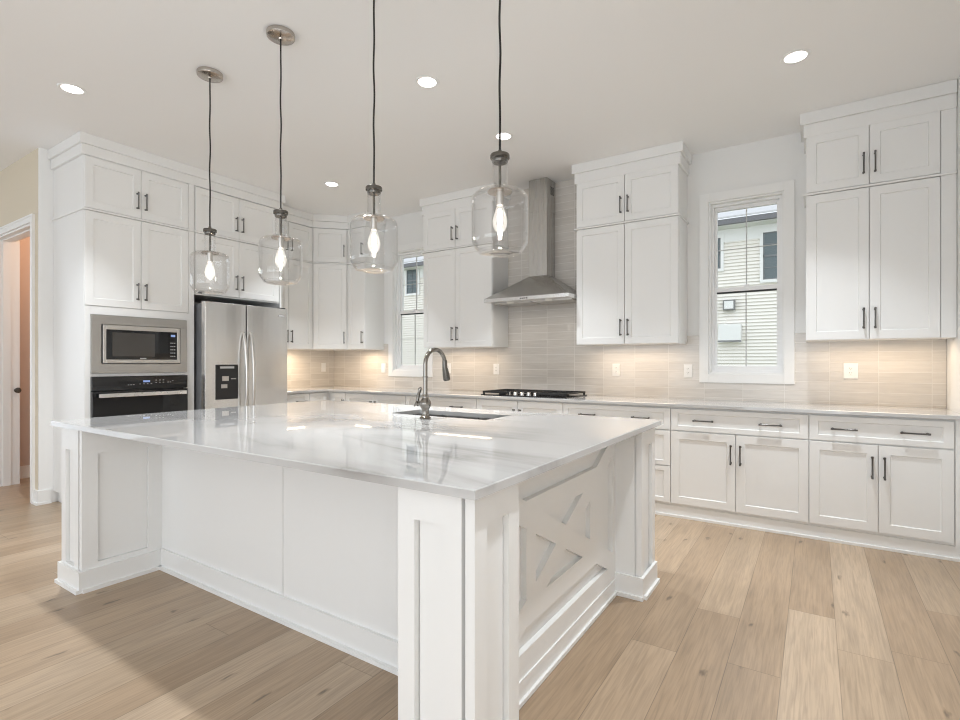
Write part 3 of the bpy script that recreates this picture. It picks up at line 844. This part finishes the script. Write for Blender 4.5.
# right near leg
m = MB()
ib(m, RX0, RX1-.0305, LY0+.060, PYN, 0, ZT); ib(m, RX0, 4.66, PYN, LY1, 0, ZT); ib(m, RX0, 4.794, LY0+.032, LY0+.060, 0, ZT); panel_ring(m, 'y-', LY0+.032, .032, RX0, 4.794, 0, ZT-.006, .062, .09)
ib(m, 4.8045, RX1-.0305, LY0+.003, LY0+.060, 0, ZT)
panel_ring(m, 'x+', RX1-.0305, .0305, LY0+.001, PYN, 0, ZT, .062, .09)
m.build('near_corner_post', CAB, isl)
# far post
m = MB()
ib(m, RX0+.12, RX1-.040, PYF0+.004, PYF1, 0, ZT); ib(m, RX1-.040, RX1-.030, PYF0+.012, PYF1, 0, ZT); panel_ring(m, 'x+', RX1-.030, .030, PYF0+.006, PYF1, 0, ZT, .055, .09)
ib(m, RX0+.12, RX1-.034, PYF0, PYF0+.004, 0, ZT)
m.build('far_corner_post', CAB, isl)
# crossed end panel: board with recessed fields cut by frame, inner ring and X bands
yc, zc, HY, HZ = -2.83, .481, .60, .313
RY1, RZ1, RY0, RZ0, MS, OFF = .358, .234, .281, .147, .505, .050
m = MB()
ib(m, 4.63, 4.677, PYN, PYF0, 0, ZT)
bm = m.bm
TH0, TH1 = 4.677, XP
def band(poly):
    m.prism([(p[0]+yc-oy, p[1]+zc) for p in poly], 'x', TH0-ox, TH1-ox)
# outer frame
y0_, y1_ = PYN-yc, PYF0-yc
band([(y0_, -zc+.0), (-HY, -zc+.0), (-HY, ZT-zc), (y0_, ZT-zc)]); band([(HY, -zc), (y1_, -zc), (y1_, ZT-zc), (HY, ZT-zc)])
band([(-HY, -zc), (HY, -zc), (HY, -HZ), (-HY, -HZ)]); band([(-HY, HZ), (HY, HZ), (HY, ZT-zc), (-HY, ZT-zc)])
# inner ring
band([(-RY1, -RZ1), (-RY0, -RZ1), (-RY0, RZ1), (-RY1, RZ1)]); band([(RY0, -RZ1), (RY1, -RZ1), (RY1, RZ1), (RY0, RZ1)])
band([(-RY0, -RZ1), (RY0, -RZ1), (RY0, -RZ0), (-RY0, -RZ0)]); band([(-RY0, RZ0), (RY0, RZ0), (RY0, RZ1), (-RY0, RZ1)])
# diagonal bands: |z| between MS*|y| -/+ OFF, split into inner part and outer part
def clip(poly, fn):
    out = []
    for i, p in enumerate(poly):
        q = poly[(i+1) % len(poly)]; a, b_ = fn(p), fn(q)
        if a >= 0: out.append(p)
        if a*b_ < 0:
            t_ = a/(a-b_); out.append((p[0]+(q[0]-p[0])*t_, p[1]+(q[1]-p[1])*t_))
    return out
for sy in (1, -1):
    base_q = [(-1, -1*MS*sy-OFF), (1, MS*sy-OFF), (1, MS*sy+OFF), (-1, -MS*sy+OFF)]
    p_in = base_q
    for fn in (lambda p: RY0-p[0], lambda p: p[0]+RY0, lambda p: RZ0-p[1], lambda p: p[1]+RZ0): p_in = clip(p_in, fn)
    if sy == 1: band(p_in)
    else:       # the second diagonal stops at both edges of the first
        band(clip(p_in, lambda p: p[1]-MS*p[0]-OFF)); band(clip(p_in, lambda p: MS*p[0]-OFF-p[1]))
    for sx_ in (1, -1):
        o1 = base_q
        for fn in (lambda p: HY-p[0]*sx_, lambda p: p[0]*sx_-.05, lambda p: HZ-p[1], lambda p: p[1]+HZ): o1 = clip(o1, fn)
        # keep only the piece outside the ring: beyond ring corner in y OR z
        a_ = clip(o1, lambda p: p[0]*sx_-RY1)
        if len(a_) > 2: band(a_)
        b2 = clip(clip(o1, lambda p: RY1-p[0]*sx_), lambda p: p[1]*sx_*sy-RZ1)
        if len(b2) > 2: band(b2)
m.build('crossed_end_panel', CAB, isl)
# hidden left side and range side panels
m = MB(); ib(m, LX0, LX0+.02, LY1, PYF1, 0, ZT); m.build('left_side_panel', CAB, isl)
m = MB(); ib(m, LX0+.02, RX0+.12, PYF1-.03, PYF1, .10, ZT); ib(m, LX0+.02, RX0+.12, PYF1-.09, PYF1-.07, 0, .10); m.build('range_side_panel', CAB, isl)
# baseboards with shoe molding
def bbx(m, x0, x1, y0, y1, hgt, side):
    """side: '-y' or '+x' face that the board sits on"""
    if side == '-y':
        ib(m, x0, x1, y0-.014, y0, 0, hgt); ib(m, x0, x1, y0-.028, y0-.014, 0, .019)
    elif side == '+x':
        ib(m, x1, x1+.014, y0, y1, 0, hgt); ib(m, x1+.014, x1+.028, y0, y1, 0, .019)
    else:
        ib(m, x0-.014, x0, y0, y1, 0, hgt); ib(m, x0-.028, x0-.014, y0, y1, 0, .019)
m = MB()
bbx(m, LX0-.014, LX1+.014, LY0, 0, .112, '-y'); bbx(m, 0, LX1, LY0, LY1-.014, .112, '+x'); bbx(m, LX0, 0, LY0, PYF1, .112, '-x')
bbx(m, LX1+.014, RX0-.014, LY1, 0, .118, '-y')
bbx(m, RX0, 0, LY0, LY1-.014, .112, '-x')
bbx(m, RX0-.014, RX1+.014, LY0, 0, .112, '-y'); bbx(m, 0, RX1, LY0, PYN, .112, '+x')
ib(m, XP, XP+.006, PYN, PYF0-.014, 0, .080); ib(m, XP+.006, XP+.016, PYN, PYF0-.014, 0, .016)
bbx(m, XP, RX1+.014, PYF0, 0, .112, '-y'); bbx(m, 0, RX1, PYF0, PYF1, .112, '+x')
m.build('baseboard', CAB, isl)

# island worktop with sink cut-out
SX0, SX1, SY0, SY1 = 3.305, 4.035, -2.425, -2.130
it = MB(); bm = it.bm
def rect(x0, x1, y0, y1, z): return [bm.verts.new((x-ox, y-oy, z)) for x, y in ((x0, y0), (x1, y0), (x1, y1), (x0, y1))]
ZI0, ZI1 = .872, .899; e = .003
oT = rect(IX0+e, IX1-e, IY0+e, IY1-e, ZI1); oT2 = rect(IX0, IX1, IY0, IY1, ZI1-e); oB = rect(IX0, IX1, IY0, IY1, ZI0)
iT = rect(SX0, SX1, SY0, SY1, ZI1); iB = rect(SX0, SX1, SY0, SY1, ZI0)
for P, Q in ((oT, oT2), (oT2, oB), (oB, iB), (iB, iT), (iT, oT)):
    for i in range(4): bm.faces.new((P[i], P[(i+1) % 4], Q[(i+1) % 4], Q[i]))
tag(it.build('island_worktop', QUARTZ, None, (ox, oy, 0)), 'large glossy white veined quartz worktop on the island', 'countertop')

# undermount sink
sk = thing('sink', 'stainless undermount sink in the island worktop beside the faucet', 'sink', ((SX0+SX1)/2, (SY0+SY1)/2, .66))
m = MB(); bm = m.bm
sw, sd_, hh = (SX1-SX0)/2, (SY1-SY0)/2, .211
def rct(a, b_, z): return [bm.verts.new(p) for p in ((-a, -b_, z), (a, -b_, z), (a, b_, z), (-a, b_, z))]
R1 = rct(sw+.02, sd_+.02, hh); R2 = rct(sw-.001, sd_-.001, hh); R3 = rct(sw-.008, sd_-.008, .012); R4 = rct(sw-.02, sd_-.02, 0)
R5 = rct(sw+.02, sd_+.02, hh-.004); R6 = rct(sw+.004, sd_+.004, hh-.004); R7 = rct(sw-.002, sd_-.002, -.004)
for P, Q in ((R1, R2), (R2, R3), (R3, R4), (R1, R5), (R5, R6), (R6, R7)):
    for i in range(4): bm.faces.new((P[i], P[(i+1) % 4], Q[(i+1) % 4], Q[i]))
bm.faces.new(R4); bm.faces.new(R7)
m.build('basin', metal('sink_steel', (.36, .35, .34), .28), sk)
m = MB(); m.lathe([(0, .003), (.03, .003), (.043, .005), (.045, .001), (0, .0005)], 24); m.build('drain', KNOBM, sk, (0, .05, .0), 0, True)

# faucet
FX, FY, FZ = 3.706, -2.553, .899
fa = thing('faucet', 'brushed nickel gooseneck pull-down faucet on the island worktop', 'faucet', (FX, FY, FZ), math.radians(-4))
m = MB(); m.lathe([(0, 0), (.033, 0), (.034, .006), (.026, .012), (.021, .024), (.019, .045), (.022, .056), (.030, .070), (.034, .085), (.031, .100), (.022, .113), (.018, .125), (.020, .133), (.016, .140), (0, .141)], 28)
m.build('faucet_base', FAUC, fa, (0, 0, 0), 0, True)
m = MB(); pts = [(0, 0, .13+.02*i) for i in range(8)]
RR = .085; zc_ = .315
pts += [(0, 0, .29), (0, 0, zc_)]
for i in range(1, 15):
    a = math.pi*i/15*1.02
    pts.append((0, RR-RR*math.cos(a), zc_+RR*math.sin(a)))
m.tube(pts, .0125, 14); m.build('gooseneck_spout', FAUC, fa, (0, 0, 0), 0, True)
m = MB(); y_, z_ = pts[-1][1], pts[-1][2]
m.tube([(0, y_-.001, z_+.012), (0, y_, z_), (0, y_+.002, z_-.035), (0, y_+.004, z_-.04), (0, y_+.012, z_-.075), (0, y_+.020, z_-.108), (0, y_+.021, z_-.112)], [.013, .0155, .0155, .017, .021, .022, .018], 16)
m.build('spray_head', DKNICK, fa, (0, 0, 0), 0, True)
m = MB(); m.lathe([(.0135, 0), (.016, .002), (.016, .008), (.0135, .010)], 20, close=True); m.build('spout_ring', FAUC, fa, (0, 0, .235), 0, True)
m = MB(); m.tube([(-.02, 0, .085), (-.05, 0, .085), (-.054, 0, .085), (-.066, 0, .087), (-.07, 0, .087)], [.011, .011, .017, .017, .010], 14)
m.tube([(-.062, 0, .095), (-.060, .0, .115), (-.052, .0, .145), (-.042, .0, .170), (-.036, 0, .178)], [.011, .010, .009, .012, .006], 12)
m.tube([(-.066, 0, .086), (-.082, 0, .075), (-.09, 0, .068)], [.009, .007, .004], 10)
m.build('lever_handle', FAUC, fa, (0, 0, 0), 0, True)

# ------------------------------------------------------------------ pendants
def pendant(x, label):
    root = thing('pendant_light', label, 'pendant lamp', (x, -3.055, 1.668), 0, 'glass pendants over the island')
    top = ZC-1.668
    m = MB(); m.lathe([(0, -.036), (.010, -.036), (.013, -.030), (.066, -.028), (.074, -.024), (.076, -.018), (.076, -.001), (0, -.001)], 36); m.build('canopy', NICKEL, root, (0, 0, top), 0, True)
    rnd = random.Random(int(x*100)); m = MB(); n = 26; pts = []
    z0, z1 = .41, top-.024
    for i in range(n+1):
        u = i/n; a = .0016*math.sin(math.pi*u)
        pts.append((a*math.sin(u*23+x), a*math.cos(u*19+x), z0+(z1-z0)*u))
    m.tube(pts, .0045, 8); m.build('cord', CORDM, root, (0, 0, 0), 0, True)
    m = MB(); m.lathe([(0, .052), (.007, .052), (.010, .040), (.026, .037), (.038, .034), (.040, .030), (.040, .018), (.037, .015), (.032, .013), (.032, .003), (.030, .0), (0, .0)], 32); m.build('neck_cap', DKNICK, root, (0, 0, .372), 0, True)
    m = MB(); m.tube([(0, 0, .372), (0, 0, .25)], .0055, 10); m.build('stem', DKNICK, root, (0, 0, 0), 0, True)
    m = MB(); m.lathe([(0, .003), (.050, .003), (.052, .0), (.050, -.003), (0, -.003)], 32); m.build('holder_disc', NICKEL, root, (0, 0, .254), 0, True)
    m = MB(); m.lathe([(0, 0), (.016, 0), (.016, -.05), (.014, -.052), (0, -.052)], 24); m.build('socket', SATIN, root, (0, 0, .251), 0, True)
    # jar shaped shade: neck, rounded shoulder, straight wall, chamfered foot
    m = MB(); out = [(.0335, .395), (.0335, .268), (.036, .260), (.045, .256)]
    for i in range(9):
        a = math.radians(90-90*i/8); out.append((.076+.040*math.cos(a), .216+.040*math.sin(a)))
    out += [(.116, .062), (.1155, .046), (.112, .038), (.094, .010), (.088, .003), (.080, .0)]
    out += [(.04, .003), (0, .004)]
    inn = [(max(0, r_-.0032), z_ if z_ > .02 else z_+.004) for r_, z_ in out]
    m.lathe(out+inn[::-1], 56)
    m.lathe([(out[0][0]-.0032, .395), (out[0][0], .395)], 56)
    m.build('glass_shade', GLASS, root, (0, 0, 0), 0, True)
    m = MB(); m.lathe([(.086, .012), (.0885, .013), (.0875, .0145), (.0855, .0135)], 56, close=True); m.build('shade_foot_ring', GLASS, root, (0, 0, 0), 0, True)
    m = MB(); m.lathe([(.012, .0), (.014, -.01), (.024, -.04), (.030, -.065), (.028, -.085), (.018, -.105), (.006, -.113), (0, -.114)], 28); bl = m.build('bulb', BULBG, root, (0, 0, .199), 0, True)
    m = MB(); m.lathe([(0, -.014), (.006, -.020), (.010, -.045), (.010, -.066), (.005, -.086), (0, -.088)], 14); m.build('filament', FILA, bl, (0, 0, 0), 0, True)
pendant(2.348, 'glass jar pendant on a black cord, first from the oven end of the island')
pendant(3.072, 'glass jar pendant on a black cord, second from the oven end of the island')
pendant(3.795, 'glass jar pendant on a black cord, third from the oven end of the island')
pendant(4.507, 'glass jar pendant on a black cord, over the crossed-panel end of the island')

# ------------------------------------------------------------------ recessed ceiling lights
def downlight(x, y, label, power=25):
    root = thing('recessed_light', label, 'ceiling light', (x, y, ZC), 0, 'recessed ceiling lights')
    m = MB(); m.lathe([(.058, -.001), (.060, -.004), (.076, -.006), (.082, -.001)], 40); m.build('trim_ring', TRIM, root, (0, 0, 0), 0, True)
    m = MB(); m.lathe([(0, -.0035), (.056, -.0035), (.058, -.0015), (0, -.0010)], 40); m.build('lens', LENS, root, (0, 0, 0), 0, True)
    d = bpy.data.lights.new('downlight', 'AREA'); d.shape = 'DISK'; d.size = .12; d.energy = power; d.color = CEIL_W; d.spread = math.radians(84)
    lo = bpy.data.objects.new('downlight', d); COL.objects.link(lo); lo.location = (x, y, ZC-.012)
for x, y, lb in ((1.38, -3.46, 'round recessed ceiling light in front of the oven cabinet'),
                 (3.445, -2.215, 'round recessed ceiling light between the two right-hand pendants, nearest the island'),
                 (5.49, -1.215, 'round recessed ceiling light in front of the right-hand wall cabinet'),
                 (3.455, -1.24, 'round recessed ceiling light before the hood, behind the rightmost pendant cord'),
                 (1.39, -1.24, 'round recessed ceiling light near the diagonal corner cabinet')):
    downlight(x, y, lb)
# the same ceiling lights carry on over the part of the room above and behind the viewpoint
for x, y, pw in ((3.45, -3.46, 15), (5.49, -3.46, 22), (1.38, -5.7, 6), (3.45, -5.7, 6), (5.49, -5.7, 14)):
    d = bpy.data.lights.new('downlight', 'AREA'); d.shape = 'DISK'; d.size = .12; d.energy = pw; d.color = CEIL_W; d.spread = math.radians(84)
    lo = bpy.data.objects.new('downlight', d); COL.objects.link(lo); lo.location = (x, y, ZC-.012)
# lamp of the room beyond the doorway
d = bpy.data.lights.new('far_room_lamp', 'POINT'); d.energy = 28; d.color = (1.0, .66, .45); d.shadow_soft_size = .1
lo = bpy.data.objects.new('far_room_lamp', d); COL.objects.link(lo); lo.location = (-.75, -2.3, 2.6)
# under-cabinet strips
def strip(x0, x1, y, rz=0, loc=None, power=3.8):
    cx = ((x0+x1)/2, y-.06, ZUB-.004) if loc is None else loc
    area_light('under_cabinet_strip', cx, (0, 0, rz), (x1-x0), .06, power, WARM, 170)
strip(.66, .92, -.16, power=3.8); strip(1.95, 2.70, -.16); strip(3.80, 4.55, -.16); strip(5.60, 6.28, -.16)
strip(0, .55, 0, R90, (.22, -.95, ZUB-.004), 9.0)

# ------------------------------------------------------------------ outlets
def outlet(x, z, kind, label, loc=None, rz=0, wide=.072):
    root = thing('wall_outlet' if kind != 'switch' else 'light_switch', label, 'outlet' if kind != 'switch' else 'switch', loc or (x, YB, z), rz, 'white wall plates on the backsplash')
    m = MB(); m.box(-wide/2, wide/2, -.006, 0, -.059, .059); m.build('cover_plate', PLAST, root, bevel=.002)
    n = max(1, round(wide/.08)); 
    for k in range(n):
        c = (k-(n-1)/2)*.046
        if kind == 'switch':
            m = MB(); m.box(c-.0165, c+.0165, -.010, -.006, -.033, .033); m.build('rocker', PLAST, root, bevel=.002)
        else:
            m = MB(); m.box(c-.0165, c+.0165, -.0085, -.006, -.034, .034); f_ = m.build('receptacle', PLAST, root, bevel=.001)
            m = MB()
            for s in (-.017, .017):
                m.box(c-.008, c-.0055, -.0088, -.0085, s-.001, s+.009); m.box(c+.005, c+.0075, -.0088, -.0085, s-.001, s+.007); m.box(c-.002, c+.002, -.0088, -.0085, s-.009, s-.005)
            m.build('slots', SLOT, f_)
outlet(3.987, 1.152, 'outlet', 'white outlet under the cabinet right of the hood')
outlet(4.640, 1.148, 'outlet', 'white outlet just left of the window in full view')
outlet(5.818, 1.158, 'outlet', 'wide white outlet plate under the right-hand wall cabinet', wide=.092)
outlet(2.640, 1.150, 'outlet', 'white outlet left of the cooktop, near the hood')
outlet(1.985, 1.155, 'outlet', 'white outlet half hidden behind the faucet')
outlet(.945, 1.152, 'switch', 'white switch plate just left of the partly hidden window')
outlet(0, 0, 'switch', 'white switch plate on the side wall between refrigerator and corner', (.0105, -.195, 1.158), R90)

# ------------------------------------------------------------------ outside
gr = MB().box(-40, 25, .5, 45, -1.2, -1.0).build('ground', GRASSM)
struct(gr, 'lawn between the two houses', 'ground')
hs = thing('neighbouring_house', 'cream lap-sided house seen through both windows', 'house', (-3, 13, -1.0))
m = MB()
ex = .105; z = 0.0
while z < 6.35:
    m.hexa([(-16, -.060, z), (20, -.060, z), (20, .3, z), (-16, .3, z), (-16, -.008, z+ex), (20, -.008, z+ex), (20, .3, z+ex), (-16, .3, z+ex)])
    z += ex
m.build('siding_wall', SIDING, hs)
m = MB(); m.box(-16, 20, -.55, .3, 6.42, 6.60); m.box(-16, 20, -.06, 0, 6.02, 6.42); m.build('soffit_fascia', HTRIM, hs)
m = MB(); m.box(-16, 20, -.67, -.55, 6.44, 6.60); m.build('gutter', GUTTER, hs)
m = MB(); m.hexa([(-16, -.68, 6.61), (20, -.68, 6.61), (20, 6, 9.4), (-16, 6, 9.4), (-16, -.68, 6.67), (20, -.68, 6.67), (20, 6, 9.46), (-16, 6, 9.46)]); m.build('roof', ROOFM, hs)
def hwin(x0, x1, z0, z1):
    f_ = MB(); c = .09
    x0 += 3; x1 += 3; z0 += 1; z1 += 1
    f_.box(x0-c, x1+c, -.10, 0, z1, z1+c); f_.box(x0-c, x1+c, -.10, 0, z0-c, z0); f_.box(x0-c, x0, -.10, 0, z0, z1); f_.box(x1, x1+c, -.10, 0, z0, z1)
    fo = f_.build('window', HTRIM, hs)
    p_ = MB(); p_.box(x0, x1, -.075, -.06, z0, z1); p_.build('pane', HGLASS, fo)
    q = MB(); zm = (z0+z1)/2
    q.box(x0, x1, -.090, -.075, zm-.03, zm+.03); q.box((x0+x1)/2-.012, (x0+x1)/2+.012, -.085, -.075, z0, z1)
    for zz in ((z0+zm)/2, (z1+zm)/2): q.box(x0, x1, -.085, -.075, zz-.012, zz+.012)
    q.box(x0, x0+.035, -.090, -.075, z0, z1); q.box(x1-.035, x1, -.090, -.075, z0, z1); q.box(x0, x1, -.090, -.075, z0, z0+.035); q.box(x0, x1, -.090, -.075, z1-.035, z1)
    q.build('sash_bars', HFRAME, fo)
hwin(4.27, 5.15, 3.74, 5.17); hwin(2.20, 3.09, 4.2, 5.17); hwin(-10.0, -9.35, 4.35, 5.5); hwin(-8.3, -7.7, 4.35, 5.5)
um = thing('utility_box', 'pale square utility box on the neighbouring house wall', 'utility box', (3.34, 12.935, 2.86))
m = MB(); m.box(-.17, .17, -.16, 0, 0, .32); m.build('box_case', GREYBOX, um, bevel=.01)
m = MB(); m.box(-.13, .13, -.17, -.16, .04, .28); m.build('box_lid', HTRIM, um)
cu = thing('utility_box', 'wider pale equipment box lower on the neighbouring house wall', 'utility box', (3.33, 12.935, 1.90))
m = MB(); m.box(-.28, .36, -.24, 0, 0, .52); m.build('box_case', HTRIM, cu, bevel=.02)
m = MB(); m.box(-.29, .37, -.25, -.22, -.04, .01); m.build('box_base', GREYBOX, cu)
